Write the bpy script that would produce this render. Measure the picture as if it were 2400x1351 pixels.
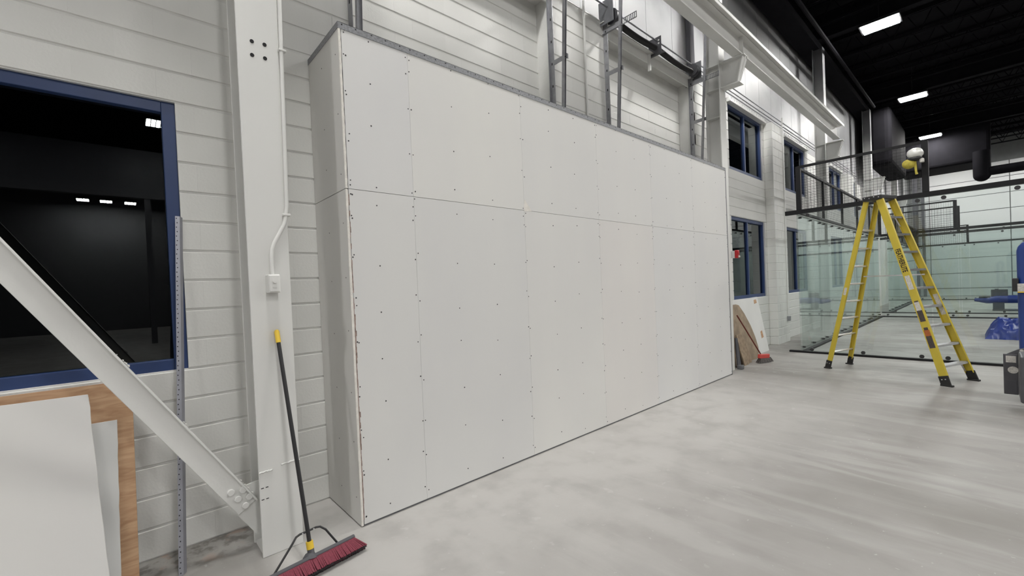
import bpy, math, random
from mathutils import Vector, Matrix
random.seed(7)
for o in list(bpy.data.objects): bpy.data.objects.remove(o)
S = bpy.context.scene
COL = S.collection

# ------------------------------------------------------------------ camera
F_PX, YAW, PITCH, ROLL, EYE = 1006.56, .712618, -.0146665, -.0432006, 1.675
fw = Vector((math.sin(YAW)*math.cos(PITCH), math.cos(YAW)*math.cos(PITCH), math.sin(PITCH)))
r0 = Vector((math.cos(YAW), -math.sin(YAW), 0)); u0 = r0.cross(fw)
rt = math.cos(ROLL)*r0 + math.sin(ROLL)*u0
up = -math.sin(ROLL)*r0 + math.cos(ROLL)*u0
cd = bpy.data.cameras.new('camera'); cam = bpy.data.objects.new('camera', cd); COL.objects.link(cam)
cam.matrix_world = Matrix(((rt.x, up.x, -fw.x, 0), (rt.y, up.y, -fw.y, 0), (rt.z, up.z, -fw.z, EYE), (0, 0, 0, 1)))
cd.sensor_width = 36; cd.lens = F_PX/2400*36
cd.shift_x = 44.116/2400; cd.shift_y = 18.179/2400
cd.clip_start = .05; cd.clip_end = 300
S.camera = cam

# ------------------------------------------------------------------ world, exposure
w = bpy.data.worlds.new('night'); S.world = w; w.use_nodes = True
w.node_tree.nodes['Background'].inputs[0].default_value = (.012, .013, .016, 1)
w.node_tree.nodes['Background'].inputs[1].default_value = 1.0
S.view_settings.view_transform = 'Standard'; S.view_settings.look = 'None'
S.view_settings.gamma = 1; S.view_settings.use_curve_mapping = False
S.view_settings.exposure = 0.0
S.cycles.use_light_tree = False
S.cycles.adaptive_threshold = .03
S.cycles.max_bounces = 8; S.cycles.diffuse_bounces = 4; S.cycles.transparent_max_bounces = 16
LAMP = 215.0            # radiance of the ceiling light strips

# ------------------------------------------------------------------ materials
M = {}
def new_mat(name):
    m = bpy.data.materials.new(name); m.use_nodes = True; M[name] = m
    return m, m.node_tree.nodes, m.node_tree.links, m.node_tree.nodes['Principled BSDF']
def mat(name, col, rough=.6, metal=0, var=.06, scale=4, bump=0, bscale=40, spec=.5, objvar=0, emit=None):
    m, N, L, b = new_mat(name)
    b.inputs['Roughness'].default_value = rough; b.inputs['Metallic'].default_value = metal
    b.inputs['Specular IOR Level'].default_value = spec
    g = N.new('ShaderNodeNewGeometry')
    nz = N.new('ShaderNodeTexNoise'); nz.inputs['Scale'].default_value = scale; nz.inputs['Detail'].default_value = 5
    L.new(g.outputs['Position'], nz.inputs['Vector'])
    mr = N.new('ShaderNodeMapRange'); mr.inputs['From Min'].default_value = .3; mr.inputs['From Max'].default_value = .7
    mr.inputs['To Min'].default_value = 1-var; mr.inputs['To Max'].default_value = 1+var
    L.new(nz.outputs[0], mr.inputs['Value'])
    mul = N.new('ShaderNodeVectorMath'); mul.operation = 'SCALE'; mul.inputs[0].default_value = col[:3]
    sc = mr.outputs[0]
    if objvar:
        oi = N.new('ShaderNodeObjectInfo'); m2 = N.new('ShaderNodeMapRange')
        m2.inputs['To Min'].default_value = 1-objvar; m2.inputs['To Max'].default_value = 1+objvar
        L.new(oi.outputs['Random'], m2.inputs['Value'])
        mm = N.new('ShaderNodeMath'); mm.operation = 'MULTIPLY'; L.new(sc, mm.inputs[0]); L.new(m2.outputs[0], mm.inputs[1]); sc = mm.outputs[0]
    L.new(sc, mul.inputs['Scale']); L.new(mul.outputs[0], b.inputs['Base Color'])
    if bump:
        n2 = N.new('ShaderNodeTexNoise'); n2.inputs['Scale'].default_value = bscale; n2.inputs['Detail'].default_value = 3
        L.new(g.outputs['Position'], n2.inputs['Vector'])
        bp = N.new('ShaderNodeBump'); bp.inputs['Strength'].default_value = bump; bp.inputs['Distance'].default_value = .01
        L.new(n2.outputs[0], bp.inputs['Height']); L.new(bp.outputs[0], b.inputs['Normal'])
    if emit:
        b.inputs['Emission Color'].default_value = (*emit[:3], 1); b.inputs['Emission Strength'].default_value = emit[3]
    return m
mat('block_paint', (.76, .76, .735), .55, var=.035, scale=1.2, bump=.12, bscale=60, objvar=.02)
mat('mortar', (.70, .70, .68), .7, bump=.2)
mat('steel_paint', (.76, .76, .74), .42, var=.03, scale=3, bump=.08, bscale=50)
mat('gypsum_edge', (.82, .79, .74), .9, var=.08, scale=30, bump=.4, bscale=120)
mat('paper_tear', (.30, .22, .19), .9, var=.4, scale=40)
mat('screw', (.06, .06, .065), .5, metal=.5)
mat('galv', (.34, .345, .365), .45, metal=.55, var=.12, scale=14)
mat('joint_dark', (.12, .125, .125), .8)
mat('galv_track', (.25, .255, .27), .5, metal=.3, var=.25, scale=60)
mat('galv_dark', (.20, .205, .22), .5, metal=.6, var=.12, scale=14)
mat('galv_blue', (.33, .335, .375), .42, metal=.4, var=.08, scale=8)
mat('hole', (.02, .02, .022), .9)
mat('black_paint', (.0075, .0072, .0088), .85, var=.15, spec=.05)
mat('black_steel', (.010, .010, .0115), .55, var=.1, spec=.25)
mat('black_plastic', (.022, .022, .024), .45)
mat('rubber', (.02, .02, .02), .8)
mat('dark_grey', (.075, .075, .085), .5, var=.1)
mat('chassis_grey', (.085, .085, .095), .45, var=.12, scale=9, bump=.08, bscale=150)
mat('blue_frame', (.026, .053, .155), .42, var=.08)
mat('blue_lift', (.018, .05, .23), .35)
mat('blue_tarp', (.010, .032, .23), .33, var=.2, scale=6)
mat('yellow_frp', (.60, .47, .05), .42, var=.05, scale=6)
mat('yellow_plastic', (.80, .55, .05), .45)
mat('yellow_dull', (.48, .40, .06), .7, var=.2, scale=20)
mat('aluminium', (.70, .70, .72), .32, metal=.85, var=.08, scale=20)
mat('label_white', (.62, .60, .56), .6, var=.2, scale=60)
mat('label_dark', (.07, .055, .05), .6, var=.3, scale=60)
mat('label_red', (.42, .12, .03), .6, var=.2, scale=60)
mat('ink', (.035, .025, .015), .6)
mat('red_plastic', (.42, .015, .02), .4)
mat('bristle_red', (.205, .036, .058), .8, var=.22, scale=120)
mat('bristle_shade', (.035, .03, .033), .8, var=.3, scale=120)
mat('bristle_grey', (.11, .10, .095), .85, var=.4, scale=90)
mat('broom_handle_red', (.15, .028, .02), .5)
mat('broom_red', (.55, .07, .06), .5)
mat('board_white', (.70, .70, .685), .6, var=.03, scale=2)
mat('plywood_far', (.36, .28, .20), .7, var=.22, scale=7)
mat('plank', (.33, .25, .175), .75, var=.3, scale=14)
mat('bright_wrap', (.85, .85, .82), .25, metal=.2)
mat('plaster_scrap', (.80, .79, .76), .9, bump=.5, bscale=100)
mat('lamp_strip', (.9, .9, .88), .5, emit=(1, .985, .955, LAMP))
mat('hall_wall', (.66, .66, .66), .8)
mat('hall_wall_dark', (.10, .10, .105), .8)
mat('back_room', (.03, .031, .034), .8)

def drywall_mat():
    m, N, L, b = new_mat('drywall')
    b.inputs['Roughness'].default_value = .8; b.inputs['Specular IOR Level'].default_value = .25
    oi = N.new('ShaderNodeObjectInfo'); g = N.new('ShaderNodeNewGeometry')
    nz = N.new('ShaderNodeTexNoise'); nz.inputs['Scale'].default_value = .9; nz.inputs['Detail'].default_value = 6
    mp = N.new('ShaderNodeMapping'); mp.inputs['Scale'].default_value = (1.6, 1, .5)
    L.new(g.outputs['Position'], mp.inputs['Vector']); L.new(mp.outputs[0], nz.inputs['Vector'])
    mx = N.new('ShaderNodeMix'); mx.data_type = 'RGBA'; mx.inputs['Factor'].default_value = 1; mx.blend_type = 'MULTIPLY'
    cr = N.new('ShaderNodeValToRGB'); cr.color_ramp.elements[0].position = .3; cr.color_ramp.elements[1].position = .7
    cr.color_ramp.elements[0].color = (.955, .955, .96, 1); cr.color_ramp.elements[1].color = (1.0, 1.0, .99, 1)
    L.new(nz.outputs[0], cr.inputs[0]); L.new(oi.outputs['Color'], mx.inputs[6]); L.new(cr.outputs[0], mx.inputs[7])
    L.new(mx.outputs[2], b.inputs['Base Color'])
drywall_mat()

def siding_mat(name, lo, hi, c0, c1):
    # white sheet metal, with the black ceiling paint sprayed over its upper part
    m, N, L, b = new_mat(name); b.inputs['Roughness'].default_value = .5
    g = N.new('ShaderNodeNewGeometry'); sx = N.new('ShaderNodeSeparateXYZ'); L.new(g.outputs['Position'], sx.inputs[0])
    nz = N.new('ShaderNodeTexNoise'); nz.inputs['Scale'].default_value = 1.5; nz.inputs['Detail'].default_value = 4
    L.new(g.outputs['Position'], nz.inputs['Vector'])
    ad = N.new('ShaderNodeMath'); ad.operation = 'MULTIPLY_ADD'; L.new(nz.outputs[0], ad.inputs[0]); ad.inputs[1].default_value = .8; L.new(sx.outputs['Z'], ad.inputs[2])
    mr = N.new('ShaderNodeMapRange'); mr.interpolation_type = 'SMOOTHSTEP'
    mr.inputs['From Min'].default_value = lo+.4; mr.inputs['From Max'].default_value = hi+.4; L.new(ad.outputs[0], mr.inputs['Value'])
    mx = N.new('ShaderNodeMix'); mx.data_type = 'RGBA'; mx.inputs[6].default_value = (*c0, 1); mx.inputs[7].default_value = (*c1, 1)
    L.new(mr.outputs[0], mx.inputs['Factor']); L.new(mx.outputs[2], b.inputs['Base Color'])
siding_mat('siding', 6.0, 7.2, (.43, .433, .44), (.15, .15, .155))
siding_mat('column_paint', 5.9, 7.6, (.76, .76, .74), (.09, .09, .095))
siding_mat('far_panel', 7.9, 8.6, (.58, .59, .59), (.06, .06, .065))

def glass_mat(name, tint, f0, rough=0.0):
    # thin clear sheet: tinted see-through plus a Schlick reflection that is the same from both sides
    m, N, L, b = new_mat(name); N.remove(b); out = N['Material Output']
    t = N.new('ShaderNodeBsdfTransparent'); t.inputs[0].default_value = (*tint, 1)
    gl = N.new('ShaderNodeBsdfGlossy'); gl.inputs['Roughness'].default_value = rough; gl.inputs[0].default_value = (.93, .97, .96, 1)
    g = N.new('ShaderNodeNewGeometry'); dt = N.new('ShaderNodeVectorMath'); dt.operation = 'DOT_PRODUCT'
    L.new(g.outputs['Normal'], dt.inputs[0]); L.new(g.outputs['Incoming'], dt.inputs[1])
    def mth(op, x, y=0.0):
        n = N.new('ShaderNodeMath'); n.operation = op
        for i, v in enumerate((x, y)):
            if isinstance(v, (int, float)): n.inputs[i].default_value = v
            else: L.new(v, n.inputs[i])
        return n.outputs[0]
    c = mth('ABSOLUTE', dt.outputs['Value']); p = mth('POWER', mth('SUBTRACT', 1.0, c), 5.0)
    fr = mth('ADD', f0, mth('MULTIPLY', p, 1-f0))
    mx = N.new('ShaderNodeMixShader'); L.new(fr, mx.inputs[0]); L.new(t.outputs[0], mx.inputs[1]); L.new(gl.outputs[0], mx.inputs[2])
    L.new(mx.outputs[0], out.inputs['Surface'])
glass_mat('court_glass', (.925, .952, .945), .03)
glass_mat('window_glass', (.30, .33, .36), .055)

def floor_mat():
    m, N, L, b = new_mat('concrete')
    g = N.new('ShaderNodeNewGeometry'); P = g.outputs['Position']
    def noise(scale, detail=5, sc=(1, 1, 1), rot=0, dist=0):
        mp = N.new('ShaderNodeMapping'); mp.inputs['Scale'].default_value = sc; mp.inputs['Rotation'].default_value = (0, 0, rot); L.new(P, mp.inputs['Vector'])
        n = N.new('ShaderNodeTexNoise'); n.inputs['Scale'].default_value = scale; n.inputs['Detail'].default_value = detail; n.inputs['Distortion'].default_value = dist
        L.new(mp.outputs[0], n.inputs['Vector']); return n.outputs[0]
    def ramp(v, a, c, lo=0, hi=1):
        r = N.new('ShaderNodeMapRange'); r.interpolation_type = 'SMOOTHSTEP'
        r.inputs['From Min'].default_value = a; r.inputs['From Max'].default_value = c; r.inputs['To Min'].default_value = lo; r.inputs['To Max'].default_value = hi
        L.new(v, r.inputs['Value']); return r.outputs[0]
    def mth(op, a, c):
        n = N.new('ShaderNodeMath'); n.operation = op
        for i, v in enumerate((a, c)):
            if isinstance(v, (int, float)): n.inputs[i].default_value = v
            else: L.new(v, n.inputs[i])
        return n.outputs[0]
    def mix(fac, a, c):
        n = N.new('ShaderNodeMix'); n.data_type = 'RGBA'
        if isinstance(fac, (int, float)): n.inputs['Factor'].default_value = fac
        else: L.new(fac, n.inputs['Factor'])
        for i, v in ((6, a), (7, c)):
            if isinstance(v, tuple): n.inputs[i].default_value = (*v, 1)
            else: L.new(v, n.inputs[i])
        return n.outputs[2]
    sx = N.new('ShaderNodeSeparateXYZ'); L.new(P, sx.inputs[0]); X, Y = sx.outputs['X'], sx.outputs['Y']
    base = mix(ramp(noise(.55, 6, dist=.6), .35, .65), (0.253, 0.241, 0.226), (0.318, 0.306, 0.291))
    # swept streaks running across the hall
    base = mix(mth('MULTIPLY', ramp(noise(1.5, 5, (2.2, .35, 1), .25, .8), .50, .68), .55), base, (0.393, 0.386, 0.370))
    base = mix(mth('MULTIPLY', ramp(noise(2.3, 6, (1.6, .6, 1), -.2, .5), .52, .7), .35), base, (0.204, 0.195, 0.185))
    # plaster dust by the foot of the drywall and the column
    yy = mth('ADD', Y, mth('MULTIPLY', mth('SUBTRACT', noise(1.3, 5), .5), 1.2))
    d1 = mth('MULTIPLY', ramp(yy, .4, 2.5), ramp(X, 9.0, 5.5))
    d1 = mth('MULTIPLY', d1, ramp(X, .55, .75))
    base = mix(mth('MULTIPLY', d1, ramp(noise(3, 6), .25, .6, .5, .95)), base, (0.475, 0.463, 0.445))
    # white footprints and scuffs of dust
    base = mix(mth('MULTIPLY', ramp(noise(7, 3), .66, .72), mth('MULTIPLY', ramp(Y, .3, 2.4), .5)), base, (0.518, 0.511, 0.497))
    base = mix(mth('MULTIPLY', ramp(noise(26, 2), .70, .74), .5), base, (0.504, 0.497, 0.483))
    # dirt in the corner by the brace
    d2 = mth('MULTIPLY', mth('MULTIPLY', ramp(Y, 3.15, 3.5), ramp(X, .74, .55)), .9)
    base = mix(mth('MULTIPLY', d2, ramp(noise(11, 6), .46, .62)), base, (.13, .12, .11))
    base = mix(mth('MULTIPLY', d2, ramp(noise(6, 4, (1, 1, 1), .4), .54, .66, 0, .7)), base, (.36, .25, .20))
    L.new(base, b.inputs['Base Color'])
    L.new(ramp(noise(2.0, 5), .3, .7, .42, .62), b.inputs['Roughness'])
    b.inputs['Specular IOR Level'].default_value = .35
    bp = N.new('ShaderNodeBump'); bp.inputs['Strength'].default_value = .08; bp.inputs['Distance'].default_value = .01
    L.new(noise(30, 5), bp.inputs['Height']); L.new(bp.outputs[0], b.inputs['Normal'])
floor_mat()

def wood_mat():
    m, N, L, b = new_mat('plywood'); b.inputs['Roughness'].default_value = .6
    g = N.new('ShaderNodeNewGeometry')
    mp = N.new('ShaderNodeMapping'); mp.inputs['Scale'].default_value = (1, 1, 7); L.new(g.outputs['Position'], mp.inputs['Vector'])
    wv = N.new('ShaderNodeTexNoise'); wv.inputs['Scale'].default_value = 3.2; wv.inputs['Detail'].default_value = 7; wv.inputs['Distortion'].default_value = 1.6
    L.new(mp.outputs[0], wv.inputs['Vector'])
    cr = N.new('ShaderNodeValToRGB'); e = cr.color_ramp.elements
    e[0].position = .32; e[0].color = (.40, .225, .12, 1); e[1].position = .68; e[1].color = (.60, .39, .235, 1)
    L.new(wv.outputs[0], cr.inputs[0]); L.new(cr.outputs[0], b.inputs['Base Color'])
wood_mat()

# ------------------------------------------------------------------ mesh helpers
class MB:
    def __init__(s): s.v = []; s.f = []
    def add(s, v, f):
        n = len(s.v); s.v += [tuple(p) for p in v]; s.f += [tuple(i+n for i in q) for q in f]; return s
    def box(s, x0, x1, y0, y1, z0, z1):
        v = [(x, y, z) for x in (x0, x1) for y in (y0, y1) for z in (z0, z1)]
        return s.add(v, [(0, 1, 3, 2), (4, 6, 7, 5), (0, 4, 5, 1), (2, 3, 7, 6), (0, 2, 6, 4), (1, 5, 7, 3)])
    def obox(s, c, a, b, d):
        # oriented box: centre and three half-extent vectors
        c, a, b, d = map(Vector, (c, a, b, d))
        v = [c+a*i+b*j+d*k for i in (-1, 1) for j in (-1, 1) for k in (-1, 1)]
        return s.add(v, [(0, 1, 3, 2), (4, 6, 7, 5), (0, 4, 5, 1), (2, 3, 7, 6), (0, 2, 6, 4), (1, 5, 7, 3)])
    def bar(s, p, q, wv, tv):
        p, q = Vector(p), Vector(q); return s.obox((p+q)/2, (q-p)/2, Vector(wv)/2, Vector(tv)/2)
    def prism(s, poly, ext):
        # planar polygon (3D points) extruded by a vector
        e = Vector(ext); n = len(poly); v = [Vector(p) for p in poly] + [Vector(p)+e for p in poly]
        f = [tuple(range(n)), tuple(range(2*n-1, n-1, -1))] + [(i, i+n, (i+1) % n+n, (i+1) % n) for i in range(n)]
        return s.add(v, f)
    def tube(s, path, r, n=10, caps=True):
        path = [Vector(p) for p in path]; rs = r if isinstance(r, (list, tuple)) else [r]*len(path)
        base = len(s.v); prev = None; vs = []
        for i, p in enumerate(path):
            if i == 0: t = path[1]-p
            elif i == len(path)-1: t = p-path[i-1]
            else: t = (path[i+1]-p).normalized()+(p-path[i-1]).normalized()
            t.normalize()
            if prev is None:
                a = t.orthogonal().normalized()
            else:
                a = (prev-t*prev.dot(t)).normalized()
            prev = a; b = t.cross(a)
            vs += [p+(a*math.cos(2*math.pi*k/n)+b*math.sin(2*math.pi*k/n))*rs[i] for k in range(n)]
        f = []
        for i in range(len(path)-1):
            for k in range(n):
                f.append((i*n+k, i*n+(k+1) % n, (i+1)*n+(k+1) % n, (i+1)*n+k))
        if caps:
            f.append(tuple(range(n-1, -1, -1))); m = (len(path)-1)*n; f.append(tuple(m+k for k in range(n)))
        return s.add(vs, f)
    def mesh(s, name, m, smooth=None):
        me = bpy.data.meshes.new(name); me.from_pydata(s.v, [], s.f); me.materials.append(M[m])
        if smooth:
            me.polygons.foreach_set('use_smooth', [True]*len(me.polygons)); me.set_sharp_from_angle(angle=math.radians(smooth))
        me.update(); return me
    def build(s, name, m, parent=None, smooth=None):
        return link(name, s.mesh(name, m, smooth), parent)
def link(name, me, parent=None):
    o = bpy.data.objects.new(name, me); COL.objects.link(o)
    if parent is not None:
        o.parent = parent; o.matrix_parent_inverse = Matrix.Translation(-parent.location)
    return o
def thing(name, loc, label, cat, group=None):
    o = bpy.data.objects.new(name, None); COL.objects.link(o); o.location = loc; o.empty_display_size = .1
    return tag(o, label, cat, group)
def tag(o, label, cat, group=None):
    o['label'] = label; o['category'] = cat
    if group: o['group'] = group
    return o
def struct(o, label=None):
    o['kind'] = 'structure'
    if label: o['label'] = label
    return o
def bev(o, wd=.004, seg=2):
    b = o.modifiers.new('bevel', 'BEVEL'); b.width = wd; b.segments = seg; b.limit_method = 'ANGLE'; return o
def arc(c, r, a0, a1, n, ax, ay):
    c, ax, ay = Vector(c), Vector(ax), Vector(ay)
    return [c+ax*r*math.cos(a0+(a1-a0)*i/n)+ay*r*math.sin(a0+(a1-a0)*i/n) for i in range(n+1)]

# ------------------------------------------------------------------ the hall
W = 3.62          # face of the long block wall
CH = .2032        # block course
WTOP = 27*CH      # top of the blockwork
EAVE = 8.5
XN, XF, YR = -14, 40, -32
bay = [.745+7.62*k for k in range(-1, 5)]       # column lines

floor = struct(MB().box(XN, XF+.3, YR, W+.5, -.15, 0).build('floor', 'concrete'), 'dusty grey polished concrete floor slab')

WIN = [(-2.3, .33, 6, 15), (10.0, 12.1, 6, 15), (10.0, 12.1, 20, 27), (13.8, 15.9, 6, 15), (13.8, 15.9, 20, 27),
       (18.9, 20.75, 6, 15), (18.9, 20.75, 20, 27), (22.2, 23.4, 6, 15), (22.2, 23.4, 20, 27)]
DOORS = [(1.60, 4.25, 0, 26.5), (5.46, 8.18, 0, 26.5)]
ops = [(a, b, c*CH, d*CH) for a, b, c, d in WIN+DOORS]
def slab(mb, x0, x1, z0, z1, ya, yb, ops):
    xs = sorted({x0, x1, *[v for o in ops for v in o[:2] if x0 < v < x1]}); zs = sorted({z0, z1, *[v for o in ops for v in o[2:] if z0 < v < z1]})
    for i in range(len(xs)-1):
        for j in range(len(zs)-1):
            cx, cz = (xs[i]+xs[i+1])/2, (zs[j]+zs[j+1])/2
            if not any(o[0] < cx < o[1] and o[2] < cz < o[3] for o in ops): mb.box(xs[i], xs[i+1], ya, yb, zs[j], zs[j+1])
mb = MB(); slab(mb, XN, XF, 0, WTOP, W+.008, W+.30, ops)
for a, b, c, d in DOORS: mb.box(a, b, W+.208, W+.30, 0, d*CH)     # blocked-up door openings, set back
wall = struct(mb.build('wall_left', 'mortar'), 'long white painted concrete block wall')

# blocks of the wall: every piece cut by the openings
BL = .4064
def px_size(x, y, z):
    q = Vector((x, y, z))-cam.location; d = q.dot(fw)
    if d < .4: return None
    u = 1155.9+F_PX*q.dot(rt)/d; v = 693.7-F_PX*q.dot(up)/d
    return u, v, d
pieces = []
def courses(x0, x1, k0, k1, y, off, ops):
    for k in range(k0, k1):
        z0 = k*CH; z1 = min((k+1)*CH, WTOP)
        n0 = int(math.floor((x0-off)/BL))-1; sh = off+(BL/2 if k % 2 else 0)
        for n in range(n0, int((x1-off)/BL)+2):
            segs = [(max(x0, sh+n*BL), min(x1, sh+(n+1)*BL))]
            for (a, b, c, d) in ops:
                if c < (z0+z1)/2 < d:
                    ns = []
                    for s, e in segs:
                        if e <= a or s >= b: ns.append((s, e)); continue
                        if s < a: ns.append((s, a))
                        if e > b: ns.append((b, e))
                    segs = ns
            for s, e in segs:
                if e-s > .03: pieces.append((s, e, y, z0))
courses(-2.6, 1.45, 0, 27, W, .03, ops)
courses(1.45, 8.4, 19, 27, W, .03, ops)
for a, b, c, d in DOORS: courses(a, b, 19, 26, W+.2, .13, [])
courses(8.05, 24.5, 0, 27, W, .10, ops)
def area(p):
    q = px_size((p[0]+p[1])/2, p[2], p[3]+CH/2)
    if q is None or not (-60 < q[0] < 2460 and -60 < q[1] < 1411): return 0
    a = px_size(p[0], p[2], p[3]); b = px_size(p[1], p[2], p[3]+CH)
    if a is None or b is None: return 0
    return abs(b[0]-a[0])*abs(CH*F_PX/q[2])
pieces.sort(key=area, reverse=True)
def block_geo(mb, L, x=0, y=0, z=0, h=CH):
    # a block face with soft arrises: bed joints open, upright joints nearly closed
    g, e, rr = .0042, .0, .007
    x0, x1, z0, z1 = x+e, x+L-e, z+g, z+h-g
    v = [(x0, y+.010, z0), (x1, y+.010, z0), (x1, y+.010, z1), (x0, y+.010, z1),
         (x0, y, z0+rr), (x1, y, z0+rr), (x1, y, z1-rr), (x0, y, z1-rr)]
    mb.add(v, [(4, 5, 6, 7), (0, 1, 5, 4), (1, 2, 6, 5), (2, 3, 7, 6), (3, 0, 4, 7)])
cache = {}
for p in pieces[:300]:
    L = round(p[1]-p[0], 3)
    if L not in cache:
        mb = MB(); block_geo(mb, L); cache[L] = mb.mesh('block', 'block_paint')
    o = bpy.data.objects.new('block', cache[L]); COL.objects.link(o); o.parent = wall
    o.location = (p[0], p[2]+random.uniform(-.0004, .0004), p[3])
mb = MB()
for p in pieces[300:]: block_geo(mb, p[1]-p[0], p[0], p[2], p[3])
o = mb.build('block_field', 'block_paint', wall); o['kind'] = 'stuff'

# sheet-metal wall above the blockwork
up_w = struct(MB().box(XN, XF, W+.16, W+.3, WTOP, EAVE+.9).build('wall_upper', 'siding'), 'white sheet metal wall above the blockwork, blackened near the ceiling')
for k in range(34):
    x = -2.2+k*.915
    m1 = MB().box(x+.004, x+.911, W+.135, W+.16, WTOP, EAVE+.4)
    m1.build('panel', 'siding', up_w)
MB().box(XN, XF, W, W+.17, WTOP, WTOP+.012).build('sill_flashing', 'steel_paint', up_w)

# far end wall with its panels, and the unseen sides of the hall
far = struct(MB().box(XF, XF+.3, YR, W+.3, 0, 10).build('wall_far', 'joint_dark'), 'far white panelled end wall')
for i in range(7):
    for j in range(9):
        y1 = 5.85-i*3.36; y0 = y1-3.36; y1 = min(y1, W+.1); z0 = -.46+j*.945; z1 = min(z0+.945, 8.2)
        MB().box(XF-.03, XF, y0+.02, y1-.02, max(z0, 0)+.018, z1-.018).build('panel', 'far_panel', far)
struct(MB().box(XN-.2, XN, YR, W+.3, 0, 10).build('wall_near', 'hall_wall'), 'grey wall closing the near end of the hall')
struct(MB().box(XN, XF, YR-.2, YR, 0, 10).build('wall_right', 'hall_wall_dark'), 'grey wall on the opposite side of the hall')

t = thing('mezzanine_front', (-2, -16, 5.6), 'grey mezzanine front across the hall, mirrored in the dark window', 'mezzanine')
MB().box(-13, 7, -16.1, -16, 6.5, 8.2).build('fascia', 'dark_grey', t); MB().box(-13, 7, -16.2, -15.9, 6.15, 6.5).build('edge_beam', 'chassis_grey', t); MB().box(1.6, 3.4, -15.99, -15.93, 6.51, 7.7).build('white_panel', 'board_white', t)
for x in (-13, -6, 1, 7): MB().box(x-.1, x+.1, -16.15, -15.95, 0, 6.15).build('post', 'dark_grey', t)

# black ceiling: deck, bar joists, girders on the column lines
ceil = struct(MB().box(XN, XF, YR, W+.3, 9.6, 9.8).build('ceiling', 'black_paint'), 'black painted roof deck with bar joists')
mb = MB(); L0, L1 = -12, 3.4
for s in (-.045, .045): mb.box(s-.02, s+.02, L0, L1, 9.52, 9.59); mb.box(s-.02, s+.02, L0, L1, 8.86, 8.91)
n = 25
for i in range(n):
    ya = L0+(L1-L0)*i/n; yb = L0+(L1-L0)*(i+.5)/n; yc = L0+(L1-L0)*(i+1)/n
    mb.bar((0, ya, 9.54), (0, yb, 8.89), (.025, 0, 0), (0, .03, 0)); mb.bar((0, yb, 8.89), (0, yc, 9.54), (.025, 0, 0), (0, .03, 0))
jm = mb.mesh('joist', 'black_paint')
for k in range(27):
    o = link('joist', jm, ceil); o.location = (1.2+k*1.44, 0, 0)
for x in bay:
    m1 = MB().box(x-.12, x+.12, -12, 3.35, 8.62, 8.66).box(x-.012, x+.012, -12, 3.35, 8.66, 9.3).box(x-.12, x+.12, -12, 3.35, 9.3, 9.34)
    m1.build('girder', 'black_paint', ceil)
MB().box(XN, XF, 3.2, W+.05, 8.42, 8.62).build('eave_beam', 'black_paint', ceil)
MB().tube([(XN, 2.9, 8.3), (23, 2.9, 8.3)], .05, 8).build('sprinkler_pipe', 'black_paint', ceil, 40)

# windows
def window(n, a, b, k0, k1, mull, label):
    z0, z1 = k0*CH, k1*CH; fw_ = .075
    root = bpy.data.objects.new('window_%d' % n, None); COL.objects.link(root); root.location = (a, W, z0); struct(root, label)
    y0, y1 = W+.03, W+.12
    for q in ((a, a+fw_, z0, z1), (b-fw_, b, z0, z1), (a+fw_, b-fw_, z0, z0+fw_), (a+fw_, b-fw_, z1-fw_, z1)):
        bev(MB().box(q[0], q[1], y0, y1, q[2], q[3]).build('frame', 'blue_frame', root))
        # thin stop bead inside the frame
    xs = [a+fw_]+[a+(b-a)*m for m in mull]+[b-fw_]
    for m in mull: bev(MB().box(a+(b-a)*m-.035, a+(b-a)*m+.035, y0+.01, y1, z0+fw_, z1-fw_).build('mullion', 'blue_frame', root))
    for i in range(len(xs)-1):
        MB().box(xs[i], xs[i+1], W+.075, W+.083, z0+fw_, z1-fw_).build('pane', 'window_glass', root)
    MB().box(a, b, W+.02, W+.25, z0-.012, z0+.002).build('sill', 'steel_paint', root)
    return root
names = ['large dark window with a blue frame behind the diagonal brace', 'lower blue-framed window nearest the drywall', 'upper blue-framed window nearest the drywall',
         'lower blue-framed window beside the glass court corner', 'upper blue-framed window behind the court corner post', 'lower window seen through the court glass, nearer one',
         'upper window seen through the court mesh, nearer one', 'lower window seen through the court glass, farther one', 'upper window seen through the court mesh, farther one']
for i, q in enumerate(WIN): window(i+1, *q, [] if i == 0 else [.5], names[i])
# dark rooms behind the windows
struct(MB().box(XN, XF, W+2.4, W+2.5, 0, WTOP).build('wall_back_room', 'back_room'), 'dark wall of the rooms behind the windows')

# block pilasters between the windows
def pilaster(x0, x1, label):
    t = thing('block_pilaster', ((x0+x1)/2, W-.1, 0), label, 'pilaster', 'block pilasters on the long wall')
    MB().box(x0+.006, x1-.006, W-.184, W-.001, 0, WTOP).build('core', 'mortar', t)
    for k in range(27):
        segs = [(x0, (x0+x1)/2), ((x0+x1)/2, x1)] if k % 2 else [(x0, x0+.2), (x0+.2, x0+.6), (x0+.6, x1)]
        for s, e in segs:
            m1 = MB(); g = .0045
            m1.box(s+.001, e-.001, W-.19, W-.001, k*CH+g, (k+1)*CH-g); bev(m1.build('block', 'block_paint', t), .005, 1)
pilaster(12.22, 13.15, 'white block pilaster between the two windows beside the drywall')
pilaster(20.95, 21.9, 'white block pilaster seen through the court mesh')

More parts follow.
